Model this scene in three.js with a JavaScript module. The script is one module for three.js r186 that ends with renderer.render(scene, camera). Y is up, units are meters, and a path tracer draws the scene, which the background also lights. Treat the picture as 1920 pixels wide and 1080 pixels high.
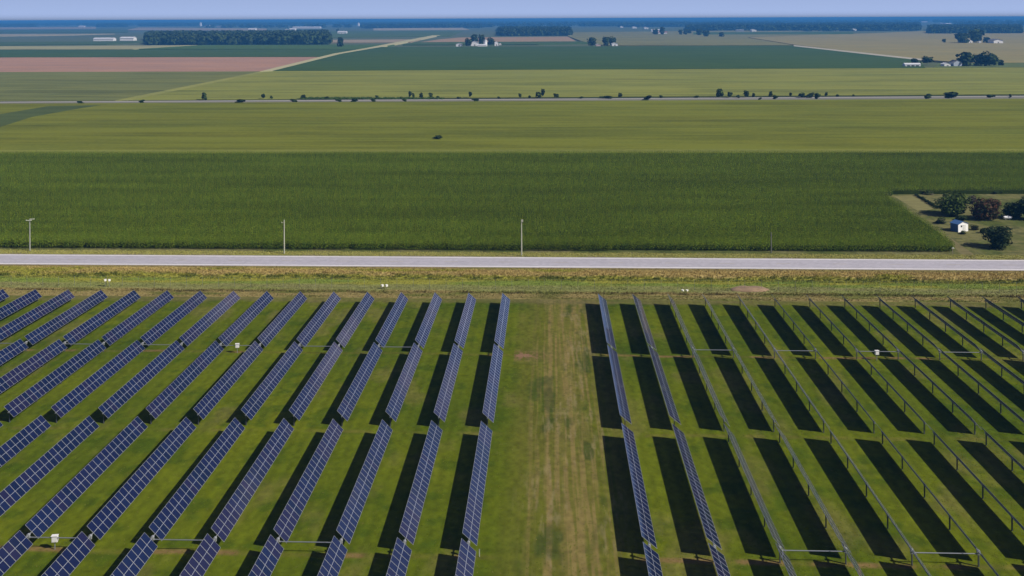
import * as THREE from 'three';
import { mergeGeometries } from 'three/addons/utils/BufferGeometryUtils.js';

// ---------------------------------------------------------------- camera, sky, sun, exposure
const scene = new THREE.Scene();
const CAM_H = 54.13, FOCAL = 1769.8, YAW = 0.0384, ROLL = -0.004, HORIZON = 34.7;
const camera = new THREE.PerspectiveCamera(2 * Math.atan(1050 / FOCAL) * 180 / Math.PI, 1920 / 2100, 1, 90000);
camera.position.set(0, CAM_H, 0);
camera.rotation.order = 'YXZ';
camera.rotation.set(0, YAW, ROLL);
camera.setViewOffset(1920, 2100, 0, 1050 - HORIZON, 1920, 1080);   // a level camera with the lens shifted down, so that posts stay upright
camera.updateProjectionMatrix();
camera.updateMatrixWorld();

const renderer = new THREE.WebGLRenderer({ antialias: true });
renderer.toneMapping = THREE.LinearToneMapping;
renderer.toneMappingExposure = 1.0;
renderer.shadowMap.enabled = true;

function rng(seed) { let a = seed >>> 0; return () => { a = (a + 0x6D2B79F5) | 0; let t = Math.imul(a ^ (a >>> 15), 1 | a); t = (t + Math.imul(t ^ (t >>> 7), 61 | t)) ^ t; return ((t ^ (t >>> 14)) >>> 0) / 4294967296; }; }
function hash(ix, iy, s) { let h = Math.imul(ix, 374761393) + Math.imul(iy, 668265263) + Math.imul(s, 974634211); h = Math.imul(h ^ (h >>> 13), 1274126177); return ((h ^ (h >>> 16)) >>> 0) / 4294967296; }
const mod = (a, n) => ((a % n) + n) % n;
function noise(x, y, s = 0, px = 0, py = 0) {                       // value noise, periodic when px, py are set
  const x0 = Math.floor(x), y0 = Math.floor(y); let fx = x - x0, fy = y - y0;
  fx = fx * fx * (3 - 2 * fx); fy = fy * fy * (3 - 2 * fy);
  const xa = px ? mod(x0, px) : x0, xb = px ? mod(x0 + 1, px) : x0 + 1, ya = py ? mod(y0, py) : y0, yb = py ? mod(y0 + 1, py) : y0 + 1;
  const a = hash(xa, ya, s), b = hash(xb, ya, s), c = hash(xa, yb, s), d = hash(xb, yb, s);
  return a + (b - a) * fx + (c - a) * fy + (a - b - c + d) * fx * fy;
}
function fbm(x, y, o, s = 0) { let v = 0, w = 0.5, t = 0; for (let i = 0; i < o; i++) { v += noise(x, y, s + i * 17) * w; t += w; w *= 0.5; x *= 2.03; y *= 2.03; } return v / t; }
const clamp = (x, a = 0, b = 1) => Math.min(b, Math.max(a, x));
const smooth = (a, b, x) => { const t = clamp((x - a) / (b - a)); return t * t * (3 - 2 * t); };
const lerp = (a, b, t) => a + (b - a) * t;
const mix3 = (a, b, t) => [lerp(a[0], b[0], t), lerp(a[1], b[1], t), lerp(a[2], b[2], t)];

{ // the sky: clear blue with fair-weather clouds all round, none of them low enough to stand in the picture's strip of sky
  const W = 1024, Hh = 512, data = new Float32Array(W * Hh * 4);
  for (let j = 0; j < Hh; j++) for (let i = 0; i < W; i++) {
    const el = ((j + 0.5) / Hh - 0.5) * Math.PI, az = ((i + 0.5) / W - 0.5) * 2 * Math.PI, up = Math.sin(el);
    let c;
    if (el < -0.06) c = [0.05, 0.065, 0.06];
    else {
      const t = 1 - Math.exp(-clamp(up) * 6);
      c = mix3([0.385, 0.50, 0.80], [0.010, 0.032, 0.125], clamp(t * 1.05));
      if (el > 0.09) {
        const k = 1.6 / (up + 0.10), x = Math.cos(az) * Math.cos(el) * k, z = Math.sin(az) * Math.cos(el) * k;
        const d = fbm(x * 2.8 + 7.3, z * 2.8 + 2.9, 5, 211);
        const m = smooth(0.59, 0.68, d) * smooth(0.09, 0.14, el);
        c = mix3(c, [0.66, 0.58, 0.70], m * 0.85);
      }
    }
    const o = (j * W + i) * 4; data[o] = c[0]; data[o + 1] = c[1]; data[o + 2] = c[2]; data[o + 3] = 1;
  }
  const sky = new THREE.DataTexture(data, W, Hh, THREE.RGBAFormat, THREE.FloatType);
  sky.mapping = THREE.EquirectangularReflectionMapping; sky.magFilter = sky.minFilter = THREE.LinearFilter; sky.wrapS = THREE.RepeatWrapping; sky.needsUpdate = true;
  scene.background = sky; scene.environment = sky;
}
const SUN_EL = 39.4 * Math.PI / 180, SUN_AZ = 24 * Math.PI / 180;      // from the right, a little behind the camera
const sun = new THREE.DirectionalLight(new THREE.Color(1, 0.93, 0.82), 5);
sun.position.set(Math.cos(SUN_EL) * Math.cos(SUN_AZ) * 400, Math.sin(SUN_EL) * 400, Math.cos(SUN_EL) * Math.sin(SUN_AZ) * 400 - 160);
sun.target.position.set(0, 0, -160);
sun.castShadow = true; sun.shadow.mapSize.set(4096, 4096);
Object.assign(sun.shadow.camera, { left: -260, right: 260, top: 260, bottom: -260, near: 10, far: 900 });
scene.add(sun, sun.target);
scene.fog = new THREE.FogExp2(new THREE.Color(0.10, 0.42, 1.0), 0.00016);

// ---------------------------------------------------------------- helpers
// a pixel of the photograph (1920 x 1080) on the level plane y = h
function g(px, py, h = 0) {
  const X0 = px - 960, Y0 = py - HORIZON, cr = Math.cos(ROLL), sr = Math.sin(ROLL), X = cr * X0 + sr * Y0, Y = -sr * X0 + cr * Y0;
  const r = X / FOCAL, u = -Y / FOCAL, c = Math.cos(YAW), s = Math.sin(YAW), t = (h - CAM_H) / u;
  return new THREE.Vector3(t * (c * r - s), h, t * (-s * r - c));
}
const horizonAt = (px) => HORIZON + Math.tan(ROLL) * (px - 960);
const pxPerM = (px, py) => (py - horizonAt(px)) / CAM_H;            // for a point on the ground
const used = new Map();
function numbered(n) { const k = used.get(n) || 0; used.set(n, k + 1); return k ? `${n}_${String(k).padStart(3, '0')}` : n; }
function shade(o) { o.traverse((m) => { if (m.isMesh) { m.castShadow = true; m.receiveShadow = true; } }); return o; }
function mesh(name, geo, mat, parent) { const m = new THREE.Mesh(geo, mat); m.name = name; m.castShadow = m.receiveShadow = true; if (parent) parent.add(m); return m; }
function thing(name, label, category, pos = [0, 0, 0], turn = 0, group) {
  const o = new THREE.Group(); o.name = numbered(name); o.position.set(...pos); o.rotation.y = turn;
  o.userData = { label, category }; if (group) o.userData.group = group; scene.add(o); return o;
}
function structure(name, geo, mat) { const m = mesh(numbered(name), geo, mat, scene); m.userData.kind = 'structure'; return m; }
function stuff(m, label, category) { m.userData = { kind: 'stuff', label, category }; m.castShadow = m.receiveShadow = true; scene.add(m); return m; }
const std = (r, gg, b, rough = 0.9, extra = {}) => new THREE.MeshStandardMaterial({ color: new THREE.Color().setRGB(r, gg, b), roughness: rough, ...extra });
const veg = (o) => new THREE.MeshPhysicalMaterial({ roughness: 1, specularIntensity: 0.1, ...o });
const vegC = (r, gg, b, o = {}) => veg({ color: new THREE.Color().setRGB(r, gg, b), ...o });
const toS = (v) => { v = clamp(v); return Math.round(255 * (v <= 0.0031308 ? v * 12.92 : 1.055 * Math.pow(v, 1 / 2.4) - 0.055)); };
function tex(w, h, fn, srgb = true, wrap = THREE.ClampToEdgeWrapping) {
  const d = new Uint8Array(w * h * 4);
  for (let j = 0; j < h; j++) for (let i = 0; i < w; i++) {
    const c = fn((i + 0.5) / w, (j + 0.5) / h, i, j), o = (j * w + i) * 4;
    if (srgb) { d[o] = toS(c[0]); d[o + 1] = toS(c[1]); d[o + 2] = toS(c[2]); } else { d[o] = d[o + 1] = d[o + 2] = Math.round(255 * clamp(c)); }
    d[o + 3] = 255;
  }
  const t = new THREE.DataTexture(d, w, h, THREE.RGBAFormat); t.magFilter = THREE.LinearFilter; t.minFilter = THREE.LinearMipmapLinearFilter; t.generateMipmaps = true; t.wrapS = t.wrapT = wrap;
  if (srgb) t.colorSpace = THREE.SRGBColorSpace; t.needsUpdate = true; return t;
}
function box(w, h, d, x = 0, y = 0, z = 0) { const b = new THREE.BoxGeometry(w, h, d); b.translate(x, y, z); return b; }
function rod(r0, r1, h, n = 8, x = 0, y = 0, z = 0) { const c = new THREE.CylinderGeometry(r1, r0, h, n); c.translate(x, y + h / 2, z); return c; }
const merge = (a) => mergeGeometries(a.map((q) => (q.index ? q.toNonIndexed() : q)));
// a level slab over a polygon of ground points, its top at y1 and its edges down to y0; uv in metres / scale
function slab(points, y0, y1, su = 1, sv = su) {
  let pts = points.map((p) => new THREE.Vector2(p.x, -p.z)); if (THREE.ShapeUtils.area(pts) < 0) pts = pts.reverse();
  const P = [], N = [], U = [], put = (x, y, z, n) => { P.push(x, y, z); N.push(...n); U.push(x / su, -z / sv); };
  for (const f of THREE.ShapeUtils.triangulateShape(pts, [])) for (const i of f) put(pts[i].x, y1, -pts[i].y, [0, 1, 0]);
  for (let i = 0; i < pts.length; i++) {
    const a = pts[i], b = pts[(i + 1) % pts.length], l = a.distanceTo(b), n = [(b.y - a.y) / l, 0, (b.x - a.x) / l];
    for (const [p, y] of [[a, y0], [b, y0], [b, y1], [a, y0], [b, y1], [a, y1]]) put(p.x, y, -p.y, n);
  }
  const geo = new THREE.BufferGeometry();
  geo.setAttribute('position', new THREE.Float32BufferAttribute(P, 3)); geo.setAttribute('normal', new THREE.Float32BufferAttribute(N, 3)); geo.setAttribute('uv', new THREE.Float32BufferAttribute(U, 2));
  return geo;
}
function inside(x, z, poly) { let c = false; for (let i = 0, j = poly.length - 1; i < poly.length; j = i++) { const a = poly[i], b = poly[j]; if ((a.z > z) !== (b.z > z) && x < (b.x - a.x) * (z - a.z) / (b.z - a.z) + a.x) c = !c; } return c; }

// ---------------------------------------------------------------- the land
const LAWN = { x0: -128, x1: 118, z0: -58, z1: -182 };               // the solar site
const ROW_X0 = -8.226, PITCH = 6.451, BLOCK2_X = g(1121, 552.5, 2.15).x + 0.75;
const GAPS = [151.9, 94.6, 122.9];                                  // cable trenches, and the lane between the two banks of rows

structure('ground', slab([[-42000, 300], [42000, 300], [42000, -60000], [-42000, -60000]].map(([x, z]) => new THREE.Vector3(x, 0, z)), -6, -1.6, 1), vegC(0.10, 0.125, 0.06));

{ // mown grass under the panels: patchy greens, wheel tracks in the aisle, bare soil along the cable trenches
  const W = LAWN.x1 - LAWN.x0, D = LAWN.z0 - LAWN.z1, tw = 2048, th = 1032;
  const map = tex(tw, th, (u, v) => {
    const x = LAWN.x0 + u * W, z = LAWN.z0 - v * D;
    const big = fbm(x / 14, z / 14, 4, 3), mid = fbm(x / 2.6, z / 2.6, 3, 9), fine = fbm(x / 0.5, z / 0.7, 2, 21), dry = fbm(x / 5 + 40, z / 9, 4, 33);
    let c = mix3([0.066, 0.100, 0.005], [0.125, 0.150, 0.007], clamp(big * 1.5 - 0.3));
    c = mix3(c, [0.038, 0.076, 0.005], smooth(0.52, 0.75, mid) * 0.55);
    c = mix3(c, [0.17, 0.150, 0.045], smooth(0.56, 0.78, dry) * 0.5);
    const mow = 0.5 + 0.5 * Math.sin((x + 0.3 * noise(z / 6, 4, 5)) * 2 * Math.PI / 1.55);
    c = c.map((q) => q * (0.93 + 0.12 * mow));
    // the aisle
    const wob = (noise(z / 17, 1.5, 44) - 0.5) * 1.6, ax = x - 1.6 - wob - Math.max(0, (-z - 165)) * 0.05;
    const aisle = smooth(8.2, 3.0, Math.abs(ax - 0.4)), str = fbm(x / 0.34, z / 14, 3, 61), tan = [0.20, 0.158, 0.052];
    c = mix3(c, [0.118, 0.118, 0.018], smooth(9, 6, Math.abs(ax - 0.2)) * (0.35 + 0.5 * noise(x / 1.8, z / 11, 141)));
    if (aisle > 0) {
      let t = 0;
      for (const [cx, w, a] of [[-2.1, 0.32, 0.7], [-0.4, 0.7, 0.55], [1.35, 0.34, 0.8], [2.6, 0.6, 0.5], [-4.6, 0.25, 0.4], [4.4, 0.3, 0.35], [0.5, 2.4, 0.3]])
        t = Math.max(t, a * Math.exp(-(((ax - cx + (noise(z / 8, cx * 3, 71) - 0.5) * 0.5) / w) ** 2)) * (0.45 + 0.9 * noise(x / 1.1, z / 6, 77 + Math.round(cx * 10))));
      t += smooth(0.42, 0.66, str) * 0.95 * aisle * (0.6 + 0.6 * noise(z / 12, x / 4, 83));
      c = mix3(c, tan, clamp(t * aisle * 0.85));
      c = mix3(c, [0.030, 0.056, 0.012], smooth(0.60, 0.74, fbm(x / 2.4, z / 7, 3, 97)) * 0.6 * aisle);
      c = mix3(c, [0.25, 0.205, 0.11], smooth(0.50, 0.72, fbm(x / 0.30, z / 2.5, 3, 113)) * smooth(0.55, 0.72, fbm(x / 4, z / 9, 3, 119)) * 0.4 * aisle);
      const scar = Math.exp(-(((x + 4.2) / 3.2) ** 2) - (((z + 151.5) / 1.8) ** 2));
      c = mix3(c, [0.21, 0.125, 0.075], clamp(scar * 1.3 * smooth(0.3, 0.7, str * 0.6 + fine * 0.5)));
    }
    // trenches and the lane
    for (let k = 0; k < 3; k++) {
      const d = Math.abs(z + GAPS[k] + (noise(x / 9, k, 51) - 0.5) * 0.5), soil = k < 2 ? [0.19, 0.13, 0.05] : [0.15, 0.135, 0.03];
      const out = smooth(0.5, 2, Math.abs(x - 1.6) - 6);
      c = mix3(c, soil, smooth(k < 2 ? 0.75 : 0.8, 0.1, d) * (0.25 + 0.9 * smooth(0.35, 0.65, noise(x / 2.2, k * 7, 57))) * (k < 2 ? 0.85 : 0.5) * out);
    }
    // worn strip by the fence
    c = mix3(c, [0.15, 0.13, 0.05], smooth(-178.2, -180.2, z + (noise(x / 5, 2, 131) - 0.5) * 1.5) * (0.4 + 0.5 * noise(x / 7, z / 0.7, 137)));
    const f = 0.74 + 0.52 * fine; return [c[0] * f, c[1] * f, c[2] * f];
  });
  const bump = tex(1024, 516, (u, v) => { const x = LAWN.x0 + u * W, z = LAWN.z0 - v * D; return fbm(x / 0.6, z / 0.6, 2, 201); }, false);
  const geo = new THREE.PlaneGeometry(W, D, 1, 1); geo.rotateX(-Math.PI / 2); geo.translate((LAWN.x0 + LAWN.x1) / 2, 0, (LAWN.z0 + LAWN.z1) / 2);
  structure('lawn', geo, veg({ map, bumpMap: bump, bumpScale: 0.06 }));
}
const grassOuter = vegC(0.075, 0.105, 0.016);
for (const [a, b] of [[-420, LAWN.x0], [LAWN.x1, 420]]) structure('meadow', slab([[a, 60], [b, 60], [b, LAWN.z1], [a, LAWN.z1]].map(([x, z]) => new THREE.Vector3(x, 0, z)), -1.7, -0.004, 1), grassOuter);
structure('meadow', slab([[LAWN.x0, 60], [LAWN.x1, 60], [LAWN.x1, LAWN.z0], [LAWN.x0, LAWN.z0]].map(([x, z]) => new THREE.Vector3(x, 0, z)), -1.7, -0.004, 1), grassOuter);

// verge between the fence and the road: a shallow ditch with dry bank, weeds and mown strips
const VZ = [-182, -204.9], vergeY = (z) => { const d = -z; return -0.75 * Math.exp(-(((d - 197.2) / 1.7) ** 2)) + 0.04 * smooth(202, 204.9, d); };
function vergeColour(x, z) {
  const d = -z + (noise(x / 6, 3, 301) - 0.5) * 0.9 + (noise(x / 1.6, 5, 303) - 0.5) * 0.5, f = fbm(x / 1.4, z / 0.5, 3, 311), p = fbm(x / 12, z / 2, 3, 317);
  const tan = [0.27, 0.22, 0.085], grey = [0.25, 0.235, 0.10], green = [0.19, 0.245, 0.045], yellow = [0.28, 0.275, 0.045], brown = [0.40, 0.31, 0.115], dark = [0.095, 0.115, 0.018];
  let c = mix3(mix3(tan, [0.14, 0.15, 0.035], smooth(0.45, 0.7, p)), dark, smooth(0.62, 0.8, f) * 0.5);
  c = mix3(c, [0.12, 0.10, 0.035], smooth(0.55, 0.2, Math.abs(d - 186.0)) * smooth(0.35, 0.7, noise(x / 3.2, 9, 331)));
  c = mix3(c, mix3(grey, green, p * 0.7), smooth(186.6, 187.4, d));
  c = mix3(c, mix3(green, yellow, smooth(0.35, 0.65, p)), smooth(190.2, 192.0, d));
  c = mix3(c, mix3(yellow, dark, smooth(0.40, 0.62, f)), smooth(195.2, 196.0, d));
  c = mix3(c, mix3(brown, yellow, smooth(0.50, 0.72, p)), smooth(198.4, 199.6, d));
  c = mix3(c, [0.19, 0.16, 0.065], smooth(202.4, 203.4, d) * 0.7);
  return c;
}
{
  const x0 = -210, x1 = 210, nx = 140, nz = 46, P = [], U = [], I = [];
  for (let j = 0; j <= nz; j++) for (let i = 0; i <= nx; i++) { const x = lerp(x0, x1, i / nx), z = lerp(VZ[0], VZ[1], j / nz); P.push(x, vergeY(z) + (j && j < nz ? (noise(x / 4, z, 351) - 0.5) * 0.12 : 0), z); U.push(i / nx, j / nz); }
  for (let j = 0; j < nz; j++) for (let i = 0; i < nx; i++) { const a = j * (nx + 1) + i; I.push(a, a + 1, a + nx + 1, a + 1, a + nx + 2, a + nx + 1); }
  const geo = new THREE.BufferGeometry(); geo.setAttribute('position', new THREE.Float32BufferAttribute(P, 3)); geo.setAttribute('uv', new THREE.Float32BufferAttribute(U, 2)); geo.setIndex(I); geo.computeVertexNormals();
  const map = tex(2048, 256, (u, v) => { const x = lerp(x0, x1, u), z = lerp(VZ[0], VZ[1], v), f = 0.75 + 0.5 * fbm(x / 0.5, z / 0.35, 2, 341); return vergeColour(x, z).map((q) => q * f); });
  structure('verge', geo, veg({ map }));
  structure('verge', slab([[-900, VZ[0]], [x0, VZ[0]], [x0, VZ[1]], [-900, VZ[1]]].map(([x, z]) => new THREE.Vector3(x, 0, z)), -1.7, -0.01, 1), vegC(0.17, 0.17, 0.04));
  structure('verge', slab([[x1, VZ[0]], [900, VZ[0]], [900, VZ[1]], [x1, VZ[1]]].map(([x, z]) => new THREE.Vector3(x, 0, z)), -1.7, -0.01, 1), vegC(0.17, 0.17, 0.04));
}
// the road with its painted lines
const RZ0 = -204.9, RZ1 = -213.9;
{
  const map = tex(2048, 64, (u, v) => {
    const x = u * 200, z = v * 9, f = fbm(x / 0.7, z / 0.5, 3, 401), w = Math.exp(-(((z - 2.4) / 0.5) ** 2)) + Math.exp(-(((z - 6.4) / 0.5) ** 2)), p = noise(x / 14, z / 2, 407, 14, 0);
    const k = 0.80 + 0.30 * f - 0.06 * w * (0.5 + p) + 0.08 * (p - 0.5); return [0.44 * k, 0.425 * k, 0.475 * k];
  }, true, THREE.RepeatWrapping);
  const pts = [[-1500, RZ0], [1500, RZ0], [1500, RZ1], [-1500, RZ1]].map(([x, z]) => new THREE.Vector3(x, 0, z));
  const geo = slab(pts, -1.7, 0.06, 200, 9); 
  structure('road', geo, new THREE.MeshStandardMaterial({ map, roughness: 0.85 }));
  const paint = new THREE.MeshStandardMaterial({ color: new THREE.Color().setRGB(0.85, 0.83, 0.80), roughness: 0.7 });
  for (const z of [RZ0 - 0.75, RZ1 + 0.75]) { const l = new THREE.PlaneGeometry(3000, 0.42); l.rotateX(-Math.PI / 2); l.translate(0, 0.066, z); structure('road_edge_line', l, paint); }
  const yellow = std(0.42, 0.36, 0.20, 0.8), dash = [];
  for (let x = -400; x < 400; x += 12.2) { const l = new THREE.PlaneGeometry(3.05, 0.13); l.rotateX(-Math.PI / 2); l.translate(x, 0.066, (RZ0 + RZ1) / 2); dash.push(l); }
  structure('road_centre_line', merge(dash), yellow);
}
// crop textures: rows along the road, drifting tone, a few wheelings; they repeat without a seam
function cropTex(seed, streak, patch, per = 64) {
  return tex(1024, 1024, (u, v) => {
    const r = noise(u * 14, v * 110, seed, 14, 110) * 0.35 + noise(u * 8, v * 60, seed + 1, 8, 60) * 0.35 + noise(u * 6, v * 30, seed + 6, 6, 30) * 0.3, p = noise(u * 7, v * 9, seed + 2, 7, 9) * 0.45 + noise(u * 22, v * 30, seed + 3, 22, 30) * 0.35 + noise(u * 60, v * 80, seed + 8, 60, 80) * 0.2, f = noise(u * 512, v * 512, seed + 4, 512, 512);
    const t = Math.abs(mod(v * 10, 1) - 0.5) < 0.012 ? 0.10 : 0;
    const k = 0.86 + streak * (r - 0.5) + patch * (p - 0.5) + 0.22 * (f - 0.5) + t, w = 0.5 + 1.4 * (p - 0.5);
    return [k * (0.95 + 0.10 * w), k, k * (1.0 - 0.15 * w)];
  }, true, THREE.RepeatWrapping);
}
const CT = [cropTex(500, 0.70, 0.32), cropTex(540, 0.4, 0.35), cropTex(580, 0.35, 0.20)];
function crop(name, pts, h, colour, t = 0, base = -1.7, su = 520, sv = 330) {
  return structure(name, slab(pts, base, h, su, sv), vegC(...colour, { map: CT[t] }));
}
const gp = (list, h) => list.map(([x, y]) => g(x, y, h));
const V = (x, z) => new THREE.Vector3(x, 0, z);

// strip of mown grass between road and corn, and the ground of the farmyard
{
  const yard = [V(-900, RZ1), V(900, RZ1), V(900, -380), V(-900, -380)];
  const geo = slab(yard, -1.7, 0.0, 1);
  const W = 300, x0 = -150, D = 120, z0 = -213;
  const map = tex(2048, 820, (u, v) => {
    const x = x0 + u * W, z = z0 - v * D, b = fbm(x / 9, z / 9, 4, 601), f = fbm(x / 0.6, z / 0.6, 2, 607), m = fbm(x / 2.5, z / 1.5, 3, 611);
    let c = mix3([0.085, 0.105, 0.026], [0.155, 0.150, 0.058], smooth(0.35, 0.65, b));
    c = mix3(c, [0.045, 0.060, 0.018], smooth(0.58, 0.75, m) * 0.6);
    c = mix3(c, [0.30, 0.29, 0.09], smooth(-218.6, -217.4, z) * (0.5 + 0.5 * m));
    c = mix3(c, [0.24, 0.20, 0.13], smooth(0.62, 0.72, noise(x / 5, 1, 621)) * smooth(-216.4, -214.5, z) * 0.7);
    const k = 0.75 + 0.5 * f; return c.map((q) => q * k);
  }, true, THREE.RepeatWrapping);
  const uv = geo.attributes.uv; for (let i = 0; i < uv.count; i++) uv.setXY(i, (geo.attributes.position.getX(i) - x0) / W, (z0 - geo.attributes.position.getZ(i)) / D);
  structure('grass_verge', geo, veg({ map }));
  // mown pale plot and a worn track beside the corn
  const pale = tex(256, 256, (u, v) => { const k = 0.8 + 0.4 * fbm(u * 18, v * 30, 3, 631); return [0.195 * k, 0.185 * k, 0.075 * k]; });
  const plot = slab(gp([[1676, 368], [1716, 366], [1752, 392], [1722, 396]], 0), -0.01, 0.006, 1); { const q = plot.attributes.uv; for (let i = 0; i < q.count; i++) q.setXY(i, q.getX(i) / 40, q.getY(i) / 40); } pale.wrapS = pale.wrapT = THREE.RepeatWrapping;
  structure('mown_plot', plot, veg({ map: pale }));
  const tr = slab(gp([[1748, 428], [1757, 428], [1832, 481], [1808, 481]], 0), -0.01, 0.008, 1); { const q = tr.attributes.uv; for (let i = 0; i < q.count; i++) q.setXY(i, q.getX(i) / 20, q.getY(i) / 20); }
  structure('farm_track', tr, vegC(0.85, 0.8, 0.9, { map: pale }));
}
// near corn: standing plants, row by row; the dark slab below paints in the shade among the stalks
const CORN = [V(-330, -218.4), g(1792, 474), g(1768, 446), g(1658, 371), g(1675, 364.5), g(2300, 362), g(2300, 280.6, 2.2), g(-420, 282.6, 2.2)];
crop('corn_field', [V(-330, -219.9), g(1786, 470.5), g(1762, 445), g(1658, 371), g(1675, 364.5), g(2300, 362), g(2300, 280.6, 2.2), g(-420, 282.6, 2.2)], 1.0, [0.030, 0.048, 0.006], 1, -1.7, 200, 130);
// fields beyond, each with its own crop
crop('soybean_field', [...gp([[-900, 294], [2700, 288]], 0.8), ...gp([[2700, 181], [-900, 198.5]], 0.8)], 0.8, [0.165, 0.185, 0.024], 0);
crop('field_margin', gp([[-900, 286.5], [2700, 284], [2700, 279.0], [-900, 281.2]], 0.86), 0.86, [0.205, 0.225, 0.045], 2, 0.5);
crop('grass_waterway', gp([[-200, 262], [-60, 224], [90, 199], [190, 197], [150, 203], [60, 219], [0, 238], [-120, 280]], 0.86), 0.86, [0.085, 0.115, 0.038], 1, 0.5);
structure('far_road', slab(gp([[-1500, 200.4], [960, 187.1], [2900, 175.1], [2900, 173.4], [960, 185.3], [-1500, 198.5]], 0.5), -1.7, 0.5, 30), std(0.30, 0.29, 0.26, 0.95));
crop('roadside_ditch', gp([[-1500, 198.1], [960, 184.9], [2900, 173.3], [2900, 170.5], [960, 182.2], [-1500, 195.0]], 0.4), 0.4, [0.050, 0.066, 0.022], 1);
crop('wheat_field', gp([[-1500, 194.7], [217, 188.0], [490, 133.8], [-600, 136.5]], 0.7), 0.7, [0.17, 0.19, 0.065], 0);
crop('wheat_field', gp([[243, 187.6], [960, 182.0], [2900, 170.2], [2700, 122.5], [1000, 130.3], [508, 133]], 0.75), 0.75, [0.235, 0.255, 0.06], 0);
crop('grass_track', gp([[216, 188.2], [246, 187.6], [509, 133], [489, 133.9]], 0.72), 0.72, [0.29, 0.30, 0.09], 2);
structure('field_track', slab(gp([[488, 133.6], [510, 132.9], [640, 100.5], [700, 90.3], [764, 78.3], [826, 66], [812, 66], [746, 78.3], [685, 90.3], [625, 100.5]], 1.15), -1.7, 1.15, 30), vegC(0.42, 0.40, 0.23));
crop('bare_field', gp([[-900, 137], [490, 133.8], [606, 106.6], [-900, 109]], 0.5), 0.5, [0.42, 0.255, 0.20], 2);
crop('bean_field', gp([[-900, 108.6], [606, 106.2], [680, 92.2], [-900, 94.6]], 1.0), 1.0, [0.060, 0.112, 0.032], 2);
crop('stubble_strip', gp([[-900, 94.3], [250, 91.6], [370, 84.5], [-900, 92.2]], 0.6), 0.6, [0.36, 0.35, 0.19], 2);
crop('bean_field', gp([[260, 91.5], [683, 91.9], [740, 83.6], [380, 84.3]], 0.9), 0.9, [0.075, 0.140, 0.036], 2);
crop('bean_field', gp([[508, 132.6], [1000, 130], [1735, 127.0], [1722, 112.0], [1486, 85.4], [716, 87.8], [690, 92], [635, 101]], 1.1), 1.1, [0.058, 0.108, 0.030], 2);
crop('bean_field', gp([[755, 83.5], [1010, 82.5], [1120, 80.0], [1085, 77.5], [778, 79.2]], 1), 1, [0.07, 0.122, 0.035], 2);
crop('bare_field', gp([[790, 78.8], [1080, 77.2], [1065, 68.6], [862, 70.3], [826, 73.5]], 0.6), 0.6, [0.38, 0.265, 0.18], 2);
crop('stubble_strip', gp([[552, 75], [790, 73.6], [770, 78.6], [555, 79.5]], 0.6), 0.6, [0.36, 0.29, 0.21], 2);
crop('meadow_field', gp([[1090, 77], [1130, 84.4], [1486, 84.2], [1400, 70.2], [1600, 62.5], [1390, 57.0], [1060, 60.8], [1066, 68]], 0.7), 0.7, [0.215, 0.215, 0.095], 1);
crop('stubble_field', gp([[1400, 69.4], [1490, 83.8], [1730, 111.5], [1900, 124], [2700, 121], [2700, 54], [1745, 57.6], [1640, 62.0]], 0.7), 0.7, [0.30, 0.265, 0.125], 2);
structure('field_track', slab(gp([[1488, 86.5], [1728, 113.2], [1728, 110.3], [1488, 84.3]], 1.2), -1.7, 1.2, 30), std(0.40, 0.38, 0.30, 1));
crop('meadow_field', gp([[1760, 118.5], [2700, 112], [2700, 121.5], [1750, 126.3]], 0.9), 0.9, [0.12, 0.16, 0.06], 1);
crop('bean_field', gp([[-900, 91.5], [200, 82.2], [270, 77.5], [-900, 82]], 0.9), 0.9, [0.075, 0.122, 0.036], 2);
crop('stubble_strip', gp([[-900, 79], [120, 66], [215, 63.2], [-900, 66.5]], 0.6), 0.6, [0.36, 0.32, 0.22], 2);
crop('bean_field', gp([[-900, 66], [240, 60.5], [240, 55.6], [-900, 59.5]], 0.9), 0.9, [0.08, 0.125, 0.038], 2);
crop('stubble_strip', gp([[-900, 58.5], [180, 53.6], [180, 50.3], [-900, 53]], 0.6), 0.6, [0.36, 0.30, 0.22], 2);
crop('stubble_strip', gp([[235, 56.6], [500, 57.5], [500, 53.2], [260, 51.2]], 0.6), 0.6, [0.34, 0.29, 0.22], 2);
crop('stubble_strip', gp([[700, 56.5], [880, 55.6], [868, 52.0], [700, 53]], 0.6), 0.6, [0.40, 0.35, 0.26], 2);
crop('bean_field', gp([[620, 69.5], [845, 67.3], [868, 57.4], [620, 58.2]], 0.9), 0.9, [0.09, 0.14, 0.04], 2);
crop('stubble_strip', gp([[1440, 58.0], [1610, 57.0], [1610, 55.8], [1440, 56.8]], 0.6), 0.6, [0.33, 0.33, 0.2], 2);
crop('bean_field', gp([[1300, 64.5], [1600, 63.8], [1600, 59.5], [1300, 60.5]], 0.9), 0.9, [0.07, 0.125, 0.035], 2);

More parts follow.
